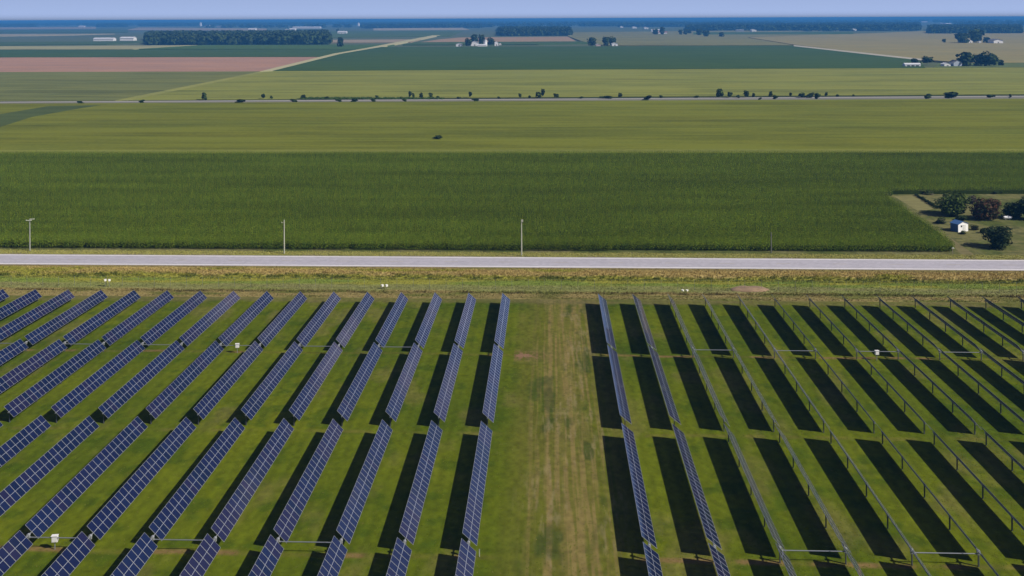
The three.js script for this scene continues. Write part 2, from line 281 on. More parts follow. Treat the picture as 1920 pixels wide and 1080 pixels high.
// ---------------------------------------------------------------- plants too many to count
const foliage = veg({ vertexColors: true, side: THREE.DoubleSide });
function bladeGeo(n, h, w, lean, rand) {                             // a tuft of bent blades
  const P = [];
  for (let i = 0; i < n; i++) {
    const a = rand() * 6.283, c = Math.cos(a), s = Math.sin(a), l = lean * (0.4 + rand()), hh = h * (0.6 + 0.4 * rand()), bx = (rand() - 0.5) * w * 3, bz = (rand() - 0.5) * w * 3;
    const p = (t, q) => [bx + c * l * t * t - s * q, hh * t * (1 - 0.25 * t * t), bz + s * l * t * t + c * q];
    P.push(...p(0, -w / 2), ...p(0, w / 2), ...p(0.6, w / 2), ...p(0, -w / 2), ...p(0.6, w / 2), ...p(0.6, -w / 2), ...p(0.6, -w / 2), ...p(0.6, w / 2), ...p(1, 0));
  }
  const q = new THREE.BufferGeometry(); q.setAttribute('position', new THREE.Float32BufferAttribute(P, 3)); q.computeVertexNormals(); return q;
}
function scatter(name, geo, mat, list, label, category) {            // list: [x, y, z, turn, sx, sy, r, g, b]
  const m = new THREE.InstancedMesh(geo, mat, list.length), M = new THREE.Matrix4(), Q = new THREE.Quaternion(), Y = new THREE.Vector3(0, 1, 0), c = new THREE.Color();
  list.forEach((e, i) => { M.compose(new THREE.Vector3(e[0], e[1], e[2]), Q.setFromAxisAngle(Y, e[3]), new THREE.Vector3(e[4], e[5], e[4])); m.setMatrixAt(i, M); m.setColorAt(i, c.setRGB(e[6], e[7], e[8])); });
  m.name = numbered(name); return stuff(m, label, category);
}
{
  const R = rng(11), list = [], white = vegC(1, 1, 1, { side: THREE.DoubleSide });
  // grass of the solar site
  while (list.length < 130000) {
    const z = -72 - Math.pow(R(), 0.8) * 109, half = (-z) * 0.60, x = (R() * 2 - 1) * half - 8; if (x < LAWN.x0 || x > LAWN.x1) continue;
    const aisle = Math.abs(x - 1.6) < 7; if (aisle && R() < 0.55) continue;
    const k = 0.75 + 0.5 * R(), p = fbm(x / 14, z / 14, 3, 3), dry = R() < 0.06;
    list.push([x, -0.01, z, R() * 6.28, 0.7 + 0.6 * R(), 0.6 + 0.7 * R(), ...(dry ? [0.20 * k, 0.175 * k, 0.06 * k] : [(0.065 + 0.075 * p) * k, (0.105 + 0.07 * p) * k, 0.006 * k])]);
  }
  scatter('grass', bladeGeo(4, 0.085, 0.03, 0.08, rng(5)), white, list, 'short green grass between the rows of solar panels', 'grass');
  const wl = [];
  while (wl.length < 60000) {
    const x = (R() * 2 - 1) * 135 - 8, z = lerp(VZ[0] - 0.2, VZ[1] + 0.5, R()), d = -z, tall = d > 195.3 && d < 202.5 ? 1.7 : d > 185.4 && d < 186.6 ? 1.5 : 0.7, c = vergeColour(x, z), k = 0.75 + 0.55 * R();
    wl.push([x, vergeY(z) - 0.03, z, R() * 6.28, 0.9 + R() * 0.6, tall * (0.45 + 0.7 * R()), c[0] * k * 1.1, c[1] * k * 1.1, c[2] * k * 1.1]);
  }
  scatter('verge_grass', bladeGeo(5, 0.42, 0.06, 0.16, rng(6)), white, wl, 'dry and green weeds on the ditch between fence and road', 'weeds');
  const rl = [];
  for (let i = 0; i < 16000; i++) { const x = (R() * 2 - 1) * 150, z = lerp(-214.3, -218.2, R()), k = 0.8 + 0.5 * R(), t = R(); rl.push([x, -0.02, z, R() * 6.28, 1, (0.5 + 0.8 * R()), (0.29 + 0.10 * t) * k, (0.31 + 0.04 * t) * k, 0.09 * k]); }
  scatter('roadside_grass', bladeGeo(5, 0.26, 0.06, 0.16, rng(7)), white, rl, 'yellow green grass strip between the road and the corn', 'grass');
  // corn plants
  const geos = []; { const r = rng(8), P = [];
    for (let i = 0; i < 9; i++) {
      const a = i * 2.6 + r(), c = Math.cos(a), s = Math.sin(a), y0 = 0.5 + i * 0.17, l = 0.62 - i * 0.025, w = 0.055;
      const p = (t, q) => [c * l * t - s * q, y0 + 0.42 * t - 0.62 * t * t, s * l * t + c * q];
      P.push(...p(0, -w), ...p(0, w), ...p(0.5, w), ...p(0, -w), ...p(0.5, w), ...p(0.5, -w), ...p(0.5, -w), ...p(0.5, w), ...p(1, 0));
    }
    const q = new THREE.BufferGeometry(); q.setAttribute('position', new THREE.Float32BufferAttribute(P, 3)); q.computeVertexNormals();
    geos.push(q);
    const st = new THREE.CylinderGeometry(0.012, 0.02, 2.2, 3, 1, true).toNonIndexed(); st.translate(0, 1.1, 0); st.deleteAttribute('uv'); geos.push(st);
    const ta = bladeGeo(4, 0.35, 0.03, 0.14, rng(9)); ta.translate(0, 2.0, 0); geos.push(ta);
  }
  const cl = [];
  for (let z = -218.9; z > -386; z -= 0.95) {
    const half = -z * 0.60 + 20, sp = z > -228 ? 0.3 : 0.5 + (-z - 218) * 0.0024;
    for (let x = -half - 10; x < half; x += sp * (0.7 + 0.6 * R())) {
      if (!inside(x, z, CORN) || (z > -222 && z > -218.6 - 1.8 * fbm(x / 2.2, 3.3, 3, 711))) continue;
      const p = fbm(x / 45, z / 4, 4, 701), k = (0.70 + 0.55 * R()) * (0.62 + 0.8 * p), y = R();
      cl.push([x, 0, z + (R() - 0.5) * 0.25, R() * 6.28, 1.0 + 0.3 * R(), 0.92 + 0.16 * R() + 0.08 * (p - 0.5), (0.100 + 0.045 * y) * k, (0.165 + 0.02 * y) * k, 0.015 * k]);
    }
  }
 
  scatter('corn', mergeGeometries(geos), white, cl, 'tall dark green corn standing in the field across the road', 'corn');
}

// ---------------------------------------------------------------- trees and bushes
// crown of small leaf faces on lobes; unit size: 1 wide, 1 high, base at 0
function crownGeo(seed, leaves, size, lobes, flat, colours, low = 0.12) {
  const R = rng(seed), L = [];
  for (let i = 0; i < lobes; i++) { const a = R() * 6.283, q = Math.sqrt(R()) * 0.27, y = low + 0.14 + R() * (0.70 - low - 0.05); const r = (0.17 + 0.13 * R()) * (1 - 0.35 * Math.abs(y - 0.5)); L.push([Math.cos(a) * q, y, Math.sin(a) * q, r]); }
  L.push([0, 0.55, 0, 0.30]);
  const P = [], C = [];
  const v = new THREE.Vector3(), n = new THREE.Vector3(), t1 = new THREE.Vector3(), t2 = new THREE.Vector3();
  for (let i = 0; i < leaves; i++) {
    const l = L[Math.floor(R() * L.length)];
    n.set(R() * 2 - 1, R() * 2 - 1, R() * 2 - 1).normalize();
    const rr = l[3] * (0.72 + 0.36 * R());
    v.set(l[0] + n.x * rr, l[1] + n.y * rr * flat, l[2] + n.z * rr); if (v.y < low * 0.6) v.y = low * 0.6 + R() * 0.1;
    n.x += (R() - 0.5) * 1.3; n.y += (R() - 0.5) * 1.3 + 0.2; n.z += (R() - 0.5) * 1.3; n.normalize();
    t1.set(R() - 0.5, R() - 0.5, R() - 0.5).cross(n).normalize(); t2.crossVectors(n, t1);
    const s = size * (0.6 + 0.8 * R()), k = 0.7 + 0.6 * R(), c = colours[Math.floor(R() * colours.length)];
    const pt = (a, b) => P.push(v.x + (t1.x * a + t2.x * b) * s, v.y + (t1.y * a + t2.y * b) * s, v.z + (t1.z * a + t2.z * b) * s);
    pt(-0.5, -0.3); pt(0.5, -0.35); pt(0.12, 0.6); pt(-0.5, -0.3); pt(0.12, 0.6); pt(-0.55, 0.35);
    for (let q = 0; q < 6; q++) C.push(c[0] * k, c[1] * k, c[2] * k);
  }
  const q = new THREE.BufferGeometry(); q.setAttribute('position', new THREE.Float32BufferAttribute(P, 3)); q.setAttribute('color', new THREE.Float32BufferAttribute(C, 3)); q.computeVertexNormals(); return q;
}
const bark = std(0.085, 0.065, 0.048, 0.95);
function trunkGeo(seed) {                                            // unit tree: trunk and limbs up into the crown
  const R = rng(seed), parts = [rod(0.035, 0.022, 0.42, 7)];
  for (let i = 0; i < 5; i++) { const c = rod(0.018, 0.007, 0.34, 5), a = i * 1.256 + R() * 0.5; c.rotateX(0.5 + 0.3 * R()); c.rotateY(a); c.translate(0, 0.26 + 0.03 * i, 0); parts.push(c); }
  return merge(parts);
}
const GREEN = [[0.050, 0.080, 0.018], [0.065, 0.095, 0.020], [0.038, 0.062, 0.016]], DARK = [[0.026, 0.044, 0.016], [0.036, 0.056, 0.018], [0.020, 0.034, 0.014]];
const RED = [[0.085, 0.050, 0.030], [0.105, 0.052, 0.030], [0.060, 0.050, 0.024], [0.045, 0.052, 0.02]], WOOD = [[0.046, 0.072, 0.018], [0.060, 0.088, 0.022], [0.034, 0.056, 0.016]], GREY = [[0.10, 0.085, 0.06], [0.08, 0.08, 0.045]], BRIGHT = [[0.075, 0.115, 0.022], [0.06, 0.095, 0.02], [0.09, 0.12, 0.03]];
const TRUNK = [trunkGeo(1), trunkGeo(2)];
function tree(name, label, category, base, w, h, crown, group, seed = 1) {
  const t = thing(name, label, category, [base.x, base.y, base.z], seed * 1.7, group);
  const k = mesh('trunk', TRUNK[seed % 2], bark, t), c = mesh('crown', crown, foliage, t);
  const ws = Math.max(0.4, w); k.scale.set(Math.min(ws, h) * 0.9, h, Math.min(ws, h) * 0.9); c.scale.set(ws * 1.18, h, ws * 1.18); return t;
}
function bush(name, label, base, w, h, crown, group, seed = 1) {
  const t = thing(name, label, 'bush', [base.x, base.y, base.z], seed * 2.3, group);
  const c = mesh('foliage', crown, foliage, t); c.scale.set(w * 1.2, h * 1.1, w * 1.2);
  const k = mesh('stem', TRUNK[seed % 2], bark, t); k.scale.set(w * 0.5, h * 0.7, w * 0.5); return t;
}
// pixel box -> a tree that stands on the ground at (px, base)
function at(px, base, w, h, y = 0) { const s = pxPerM(px, base); return [g(px, base, y), w / s, h / s]; }

// the farmyard across the road
{
  const big = (c, seed, n = 5200, s = 0.05, low = 0.12) => crownGeo(seed, n, s, 26, 1.0, c, low);
  let a = at(1784, 403, 55, 42); tree('broadleaf_tree', 'broad round green tree standing at the pale mown plot by the corn', 'tree', a[0], a[1], a[2], big([...GREEN, ...BRIGHT, [0.04, 0.07, 0.018]], 21, 5600, 0.05, 0.06), null, 1);
  a = at(1852, 412, 54, 43); tree('copper_tree', 'reddish brown leaved tree behind the white shed', 'tree', a[0], a[1], a[2], big(RED, 22, 5200, 0.05, 0.04), null, 2);
  a = at(1873, 465, 48, 38); bush('round_bush', 'large dark green bush alone on the lawn near the road', a[0], a[1], a[2], big(DARK.concat([[0.045, 0.065, 0.025]]), 23, 4200, 0.055, 0.0), null, 1);
  a = at(1898, 409, 34, 30); tree('dark_tree', 'dark low tree beside the reddish brown tree', 'tree', a[0], a[1], a[2], big(DARK, 24, 3600, 0.06, 0.04), null, 3);
  a = at(1930, 411, 46, 46); tree('dark_tree', 'taller dark tree at the end of the farmyard tree row', 'tree', a[0], a[1], a[2], big(DARK, 25, 4200, 0.055, 0.04), null, 4);
  a = at(1965, 400, 40, 40); tree('dark_tree', 'dark green tree behind the farmyard tree row', 'tree', a[0], a[1], a[2], big(GREEN, 26, 3600, 0.06, 0.04), null, 5);
  a = at(1823, 382, 19, 16); bush('grey_bush', 'greyish pink bush between the round green and reddish trees', a[0], a[1], a[2], crownGeo(27, 1200, 0.08, 12, 1, GREY, 0), null, 2);
  const gs = crownGeo(28, 700, 0.11, 9, 0.9, [...GREEN, ...GREY], 0), gd = crownGeo(29, 700, 0.11, 9, 0.9, DARK, 0);
  for (const [x, y, w, h, q, l] of [[1659, 370, 22, 9, gs, 'low bush at the back corner of the corn field'], [1765, 419, 20, 10, gs, 'low sprawling bush between the shed and the corn'], [1827, 431, 16, 9, gs, 'low bush beside the white shed wall'],
    [1843, 437, 14, 9, gd, 'dark small bush on the lawn past the white shed'], [1806, 439, 12, 6, gs, 'small bush at the foot of the white shed door'], [1802, 413, 26, 8, gd, 'wide low bush right behind the white shed'], [1736, 363, 30, 7, gs, 'long low bush at the back edge of the mown plot'], [1860, 360, 60, 7, gd, 'long low hedge clump against the corn behind the farmyard']]) { a = at(x, y, w, h); bush('low_bush', l, a[0], a[1], a[2], q, null, Math.round(x)); }
  // hedge line across the plots
  const h0 = g(1718, 367), h1 = g(1757, 391), hl = []; const hr = rng(31);
  const hedge = thing('field_hedge', 'thin dark hedge running diagonally across the mown plots', 'hedge', [h0.x, 0, h0.z]);
  for (let i = 0; i < 16; i++) { const p = h0.clone().lerp(h1, i / 15), c = mesh('foliage', gd, foliage, hedge); c.position.set(p.x - h0.x, 0, p.z - h0.z); c.scale.set(1.5, 0.5 + 0.3 * hr(), 1.5); c.rotation.y = hr() * 6; }
}
function gable(name, label, base, turn, w, l, h, rise, wall, roof, o = {}) {   // gable end faces +z before turning
  const t = thing(name, label, o.category || 'shed', [base.x, base.y, base.z], turn, o.group);
  const s = new THREE.Shape([new THREE.Vector2(-w / 2, -0.05), new THREE.Vector2(w / 2, -0.05), new THREE.Vector2(w / 2, h), new THREE.Vector2(0, h + rise), new THREE.Vector2(-w / 2, h)]);
  const e = new THREE.ExtrudeGeometry(s, { depth: l, bevelEnabled: false }); e.translate(0, 0, -l);
  mesh('wall', e, wall, t);
  const th = Math.max(0.07, w * 0.012), ov = w * 0.05, len = Math.hypot(w / 2, rise), parts = [];
  for (const q of [-1, 1]) { const b = box(len + ov, th, l + 2 * ov, 0, 0, 0); b.rotateZ(-q * Math.atan2(rise, w / 2)); b.translate(q * (w / 4 + ov * 0.4), h + rise / 2 + th * 0.75 - ov * 0.25 * rise / (w / 2), -l / 2); parts.push(b); }
  mesh('roof', merge(parts), roof, t);
  for (const [dw, dh, dx] of o.doors || []) mesh('door', box(dw, dh, 0.06, dx, dh / 2, 0.03), o.door || std(0.25, 0.24, 0.23, 0.7), t);
  for (const [ww, wh, wx, wy] of o.windows || []) { const f = mesh('window', box(ww, wh, 0.05, wx, wy, 0.025), std(0.6, 0.6, 0.6, 0.6), t); mesh('pane', box(ww * 0.8, wh * 0.8, 0.02, wx, wy, 0.058), std(0.02, 0.025, 0.03, 0.1), f); }
  return t;
}
const whitePaint = std(0.80, 0.80, 0.82, 0.6), whiteRoof = std(0.70, 0.71, 0.74, 0.5), greyRoof = std(0.16, 0.16, 0.18, 0.7), blueRoof = std(0.30, 0.36, 0.46, 0.45), redRoof = std(0.32, 0.10, 0.08, 0.7), bareMetal = std(0.42, 0.44, 0.46, 0.4, { metalness: 0.4 });
{
  const b = g(1806, 434.5); gable('white_shed', 'small white gabled shed on the farmyard lawn', b, 0.44, 3.4, 2.4, 1.95, 0.6, std(0.9, 0.9, 0.9, 0.6), std(0.05, 0.13, 0.30, 0.6), { doors: [[0.9, 1.8, 0.35]], windows: [[0.5, 0.5, -0.6, 1.45]], door: std(0.7, 0.7, 0.68, 0.6) }).add(mesh('side_shade_panel', box(0.04, 1.9, 2.36, -1.722, 0.95, -1.2), std(0.05, 0.13, 0.30, 0.6)));  // thin blue panel added on the left; the wall's shade is in its colour
  const p = g(1889, 412), t = thing('propane_tank', 'small white gas tank lying beside the dark trees', 'tank', [p.x, 0, p.z]);
  const c = new THREE.CapsuleGeometry(0.38, 1.6, 6, 14); c.rotateZ(Math.PI / 2); c.translate(0, 0.62, 0); mesh('tank', c, whitePaint, t); for (const q of [-0.55, 0.55]) mesh('leg', box(0.12, 0.3, 0.6, q, 0.15, 0), bareMetal, t); mesh('valve_dome', rod(0.16, 0.14, 0.16, 10, 0, 0.97, 0), whitePaint, t);
  const m = g(1786, 476), mb = thing('mailbox', 'pale mailbox on a post at the corn corner by the road', 'mailbox', [m.x, 0, m.z]);
  mesh('post', box(0.1, 1.1, 0.1, 0, 0.55, 0), std(0.3, 0.26, 0.2, 0.9), mb); mesh('arm', box(0.7, 0.08, 0.1, 0.1, 1.14, 0), std(0.3, 0.26, 0.2, 0.9), mb);
  const bx = new THREE.CapsuleGeometry(0.12, 0.3, 4, 10); bx.rotateZ(Math.PI / 2); bx.translate(0.1, 1.3, 0); mesh('box', bx, std(0.6, 0.62, 0.58, 0.5), mb);
}
// utility poles at the edge of the corn
const wood = std(0.42, 0.42, 0.33, 0.85), greyWood = std(0.13, 0.13, 0.11, 0.9), insulator = std(0.45, 0.47, 0.45, 0.3);
function pole(px, py, topPy, label, mat, fit) {
  const b = g(px, py), h = (py - topPy) / pxPerM(px, py), t = thing('utility_pole', label, 'pole', [b.x, 0, b.z]);
  mesh('shaft', rod(0.16, 0.11, h + 0.05, 12, 0, -0.05, 0), mat, t); fit(t, h); return t;
}
pole(56, 470.5, 411, 'grey pole with two pale crossarms at the corn edge', std(0.30, 0.31, 0.27, 0.85), (t, h) => {
  const arm = mesh('crossarm', box(1.35, 0.14, 0.12, -0.15, h - 0.25, 0.17), std(0.62, 0.64, 0.52, 0.7), t), back = mesh('crossarm', box(1.1, 0.14, 0.12, 0.45, h + 0.0, -0.17), std(0.62, 0.64, 0.52, 0.7), t);
  for (const x of [-0.75, 0.42]) mesh('insulator', rod(0.05, 0.04, 0.16, 8, x, h - 0.18, 0.17), insulator, arm); mesh('insulator', rod(0.05, 0.04, 0.16, 8, 0.92, h + 0.07, -0.17), insulator, back);
});
pole(533, 475.5, 413, 'pale pole with one short side arm at the corn edge', wood, (t, h) => { const a = mesh('side_arm', box(0.55, 0.12, 0.1, -0.38, h - 0.55, 0), wood, t); mesh('insulator', rod(0.05, 0.04, 0.16, 8, -0.6, h - 0.49, 0), insulator, a); mesh('insulator', rod(0.06, 0.04, 0.18, 8, 0, h - 0.01, 0), insulator, t); });
pole(978, 479.5, 412, 'pale slender pole with a small box at its top', wood, (t, h) => { const b = mesh('top_box', box(0.42, 0.5, 0.36, 0.16, h - 0.22, 0.15), wood, t); mesh('bracket', box(0.06, 0.1, 0.3, 0.0, h - 0.2, 0.0), bareMetal, b); });
pole(1446, 474, 436, 'short weathered dark pole against the corn edge', greyWood, (t, h) => { mesh('cap', rod(0.12, 0.05, 0.08, 10, 0, h, 0), greyWood, t); });

// bushes and small trees along the far road
{
  const small = [0, 1, 2, 3].map((i) => crownGeo(60 + i, 130, 0.24, 7, 1, i % 2 ? DARK : [...DARK, ...GREEN], 0.1)), low = [0, 1, 2].map((i) => crownGeo(70 + i, 110, 0.26, 6, 0.8, i === 1 ? [...DARK, ...GREEN] : DARK, 0));
  const T = [[383, 188, 9, 15], [494, 186, 8, 10], [509, 186, 6, 7], [569, 185.5, 11, 10], [707, 184.5, 6, 6], [769, 184, 6, 13], [775, 184, 5, 10], [790, 184, 7, 12], [808, 184.5, 7, 11], [882, 184, 6, 12], [975, 184, 6, 9], [993, 184, 5, 6], [1010, 184, 10, 12], [1018, 183.5, 7, 17], [1043, 184, 11, 9], [1163, 182.5, 8, 10], [1350, 182.5, 12, 17], [1368, 183.5, 9, 11], [1399, 183, 12, 14], [1413, 182.5, 6, 10], [1445, 181.5, 7, 11], [1482, 181.5, 6, 8], [1549, 181, 6, 9], [1600, 181, 5, 5]];
  const B = [[150, 194.5, 12, 5], [265, 193.5, 11, 6], [453, 193, 19, 7], [551, 191.8, 12, 6], [635, 191.2, 12, 6], [665, 191.5, 14, 7], [700, 191, 9, 6], [758, 190.6, 9, 6], [892, 189.5, 14, 5], [615, 186, 10, 5], [821, 185, 6, 5], [1137, 184.5, 22, 5], [1216, 186, 14, 7], [1240, 184, 7, 5], [1383, 184, 7, 6], [1425, 187, 6, 4], [1454, 186.4, 10, 8], [1503, 183.2, 14, 9], [1519, 183.2, 15, 9], [1533, 186, 11, 11], [1570, 181.8, 6, 5], [1739, 184.5, 14, 8], [1784, 184.6, 28, 12], [1857, 183.5, 14, 6], [1894, 181.5, 5, 5], [1090, 185, 8, 4], [860, 185.5, 8, 4], [935, 185.4, 7, 4], [1305, 183.6, 10, 4]];
  T.forEach(([x, y, w, h], i) => { const a = at(x, y, w, h, 0.4); tree('roadside_tree', 'small dark tree standing along the far road', 'tree', a[0], a[1], a[2], small[i % 4], 'small trees along the far road', i); });
  B.forEach(([x, y, w, h], i) => { const a = at(x, y, w, h, 0.4); bush('roadside_bush', 'rounded dark bush growing along the far road', a[0], a[1], a[2], low[i % 3], 'bushes along the far road', i); });
  const a = at(822, 262, 20, 7, 0.8); bush('weed_patch', 'small dark weedy clump alone in the pale field before the far road', g(822, 260.5, 0.78), 4.4, 1.5, crownGeo(77, 260, 0.16, 9, 0.6, DARK, 0), null, 1);
  const hl = [], R = rng(41); for (let i = 0; i < 260; i++) { const p = g(lerp(560, 832, R()), lerp(184.6, 186.4, R()), 0.4); hl.push([p.x, 0.35, p.z, R() * 6.28, 2.5 + 2.5 * R(), 0.6 + 1.0 * R(), 1.4, 1.5, 1.3]); }
  scatter('roadside_brush', crownGeo(78, 60, 0.3, 5, 0.8, GREEN, 0), foliage, hl, 'low green brush strip along the far road', 'brush');
}
// ---------------------------------------------------------------- far woods, farms and the trees around them
const woodTree = [crownGeo(81, 90, 0.30, 8, 1, WOOD, 0.05), crownGeo(82, 90, 0.30, 8, 1, WOOD, 0.05)];
function woods(x0, x1, base, top, h, label, spacing = 10, most = 2600) {
  const R = rng(Math.round(x0 * 7 + base * 13)), xm = (x0 + x1) / 2, zf = FOCAL * CAM_H / (base - horizonAt(xm)), zb = Math.min(38000, Math.max(zf * 1.04, FOCAL * (CAM_H - h) / Math.max(0.8, top - horizonAt(xm)))), list = [];
  const area = (x1 - x0) / FOCAL * (zf + zb) / 2 * (zb - zf), n = Math.min(most, Math.max(60, Math.round(area / (spacing * spacing)))), front = Math.round((x1 - x0) / FOCAL * zf / (spacing * 0.6));
  const put = (px, z) => { const Y = horizonAt(px) + FOCAL * CAM_H / z, p = g(px, Y, 0), k = 0.75 + 0.5 * R(); const s = Math.min(34, Math.max(spacing * 1.7, Math.sqrt(area / n) * 1.5)); list.push([p.x, -1.2, p.z, R() * 6.28, s * (0.8 + 0.5 * R()), h * (0.62 + 0.6 * R()) + 1.2, k, k, k]); };
  for (let i = 0; i < n; i++) { const z = lerp(zf, zb, R()); put(lerp(x0, x1, R()) + (noise(z / 120, 3, 5) - 0.5) * 8, z); }
  for (let i = 0; i < Math.min(front, 500); i++) put(lerp(x0, x1, (i + R()) / front), zf * (1 + 0.012 * R()));
  scatter('woods', woodTree[Math.round(x0) % 2 ? 1 : 0], foliage, list, label, 'woods');
}
woods(279, 615, 83, 58, 19, 'long dark wood behind the fields near the white greenhouses', 11, 3600);
woods(938, 1068, 66.5, 50, 17, 'compact square wood beyond the pinkish bare field', 12);
woods(1745, 1912, 63, 46, 18, 'blue wood behind the barn with the dark roof side', 13);
woods(1440, 1720, 57.5, 42, 18, 'long blue wood behind the tan stubble field', 15);
woods(1290, 1440, 57, 42, 18, 'blue wood behind the village trees', 15);
woods(680, 900, 52.5, 41, 18, 'blue wood belt beside the long white hall', 16);
woods(-40, 66, 50.5, 41.5, 18, 'blue wood at the far edge of the land', 18);
woods(186, 236, 50.2, 41.5, 18, 'short blue wood past the pale strips', 18);
woods(262, 420, 48.5, 40, 18, 'blue wood behind the white farm halls', 18);
woods(1090, 1165, 49, 40, 18, 'blue wood beyond the small white farm', 18);
woods(430, 600, 48, 40, 18, 'blue wood behind the long dark wood', 18);
woods(1165, 1290, 50, 40, 18, 'blue wood behind the village roofs', 18);
{ // wooded horizon
  const R = rng(55), list = [];
  for (let z = 6200; z < 31000; z *= 1.11) { const n = Math.round(1.38 * z / 34), gap = lerp(0.54, 0.05, smooth(6200, 13000, z)); for (let i = 0; i < n; i++) {
    const u = (i + R()) / n, x = lerp(-0.72, 0.66, u) * z; if (noise(u * 22, z / 2600, 3) < gap) continue;
    const k = 0.8 + 0.4 * R(); list.push([x, -1.5, -z * (1 + 0.05 * R()), R() * 6.28, 44, 16 + 10 * R() + (z > 20000 ? 8 : 0), k, k, k]);
  } }
  scatter('horizon_woods', woodTree[0], foliage, list, 'hazy blue woods along the whole horizon', 'woods');
}
{
  // buildings [px centre, base py, width px, height px, kind, label]
  const far = [
    [203, 77, 8, 4, 'w', 'small white hall at the open end of the greenhouse row'], [231, 77, 38, 6, 'w', 'long white greenhouse hall before the long dark wood'], [263, 76.5, 26, 7, 'w', 'white hall touching the end of the long dark wood'],
    [163, 51, 11, 4, 'w', 'white barn alone beyond the pale strips'], [376, 49, 5, 6, 's', 'white silo before the hazy horizon woods'], [403, 50, 13, 7, 'w', 'tall white farm hall beyond the long dark wood'], [424, 51.5, 12, 5, 'g', 'grey farm hall beside the tall white hall'],
    [486, 57, 14, 4, 'w', 'white barn roof above the long dark wood'], [537, 57.5, 6, 3, 'w', 'small white barn above the long dark wood'], [559, 57, 11, 4, 'w', 'white barn near the end of the long dark wood'],
    [627, 53.5, 53, 5, 'w', 'very long white hall on the plain'], [672, 49, 5, 5, 's', 'white tank tower past the very long hall'], [658, 63, 17, 4.5, 'w', 'white shed on the green field below the long hall'], [640, 63.5, 6, 3, 'w', 'small white shed beside the shed below the long hall'],
    [861, 87.5, 12, 6, 'w', 'white cottage at the open end of the tree-ringed farmstead'], [890, 86.5, 14, 9, 'w', 'white farmhouse between the farmstead trees'], [910, 87, 7, 11, 's', 'white silo in the tree-ringed farmstead'], [921, 87.2, 16, 4, 'w', 'low white barn in the tree-ringed farmstead'], [931, 86.5, 7, 9, 'w', 'tall narrow white barn in the tree-ringed farmstead'], [938, 85, 4, 4, 'w', 'tiny white shed past the tree-ringed farmstead'],
    [1122, 86.8, 9, 4, 'p', 'pinkish shed between two dark tree clumps'], [1153, 86.5, 11, 6, 'w', 'white cottage beside the dark tree clump'],
    [1166, 52.5, 5, 4, 'w', 'small white barn before the blue woods'], [1190, 53.5, 8, 5, 'w', 'bright white barn on the meadow before the woods'], [1212, 54.5, 8, 4, 'w', 'pale barn near the village trees'], [1252, 60, 20, 5, 'w', 'white village hall between trees'], [1262, 63.5, 22, 4, 'r', 'red roofed village house between trees'], [1292, 53.5, 6, 4, 'w', 'white house behind the village trees'],
    [1402, 59.5, 14, 4, 'g', 'grey long shed before the blue wood'], [1414, 59.5, 9, 4.5, 'w', 'white shed before the blue wood'], [1588, 56.8, 9, 5, 'w', 'white house at the edge of the tan stubble field'], [1602, 57.5, 9, 4, 'w', 'low white barn at the edge of the tan stubble field'],
    [1744, 42, 10, 4, 'w', 'white hall on the hazy far plain'], [1789, 47, 10, 5, 'w', 'white hall behind the blue wood'], [1776, 46, 8, 4, 'g', 'grey hall behind the blue wood'],
    [1741, 126, 26, 7, 'b', 'long white machine shed with dark openings by the big field'], [1777, 125.5, 13, 7, 'w', 'white garage in the roadside farm'], [1796, 125.5, 16, 12, 'h', 'bluish farmhouse half hidden by big trees'],
    [1820, 81, 7, 6, 'w', 'small white house under the tall farm trees'], [1838, 81, 4, 4, 'w', 'tiny white shed under the tall farm trees'], [1872, 81.5, 18, 8, 'd', 'white barn with dark roof on the stubble field']];
  for (const [px, py, w, h, k, label] of far) {
    const a = at(px, py, w, h), W = a[1], Hh = a[2], b = a[0]; b.y = 0.3;
    if (k === 's') { const t = thing('silo', label, 'silo', [b.x, 0.3, b.z]); mesh('drum', rod(W / 2, W / 2, Hh * 0.85, 14), whitePaint, t); mesh('dome', new THREE.SphereGeometry(W / 2, 14, 7, 0, 6.3, 0, 1.57).translate(0, Hh * 0.85, 0), bareMetal, t); continue; }
    const hh = Math.min(Hh, 11), roof = k === 'r' ? redRoof : k === 'd' ? greyRoof : k === 'g' ? bareMetal : k === 'h' ? greyRoof : whiteRoof, wall = k === 'g' ? bareMetal : k === 'p' ? std(0.5, 0.36, 0.33, 0.8) : k === 'h' ? std(0.42, 0.47, 0.56, 0.7) : whitePaint;
    const L = Math.max(6, W * (W > 20 ? 1 : 1.1)), D = Math.min(W, Math.max(7, hh * 2));
    // long side towards the road: the gable runs across
    const t = gable('farm_building', label, b, W > D * 1.15 ? Math.PI / 2 : 0.1, W > D * 1.15 ? D : W, L, hh * 0.68, hh * 0.32, wall, roof, { category: 'building', doors: k === 'd' || k === 'w' ? [[Math.min(3, D * 0.3), Math.min(3, hh * 0.45), 0]] : [] });
    if (W > D * 1.15) { t.position.x -= L / 2; t.position.z -= D / 2; }
    if (k === 'b') for (let i = 0; i < 3; i++) mesh('opening', box(0.2, hh * 0.4, L * 0.2, -D / 2 - 0.02, hh * 0.25, -L * (0.22 + 0.28 * i)).translate(0, 0, 0), std(0.02, 0.02, 0.025, 0.9), t);
  }
  const cg = [0, 1, 2].map((i) => crownGeo(90 + i, 420, 0.15, 12, 1, [...DARK, ...WOOD], 0.04));
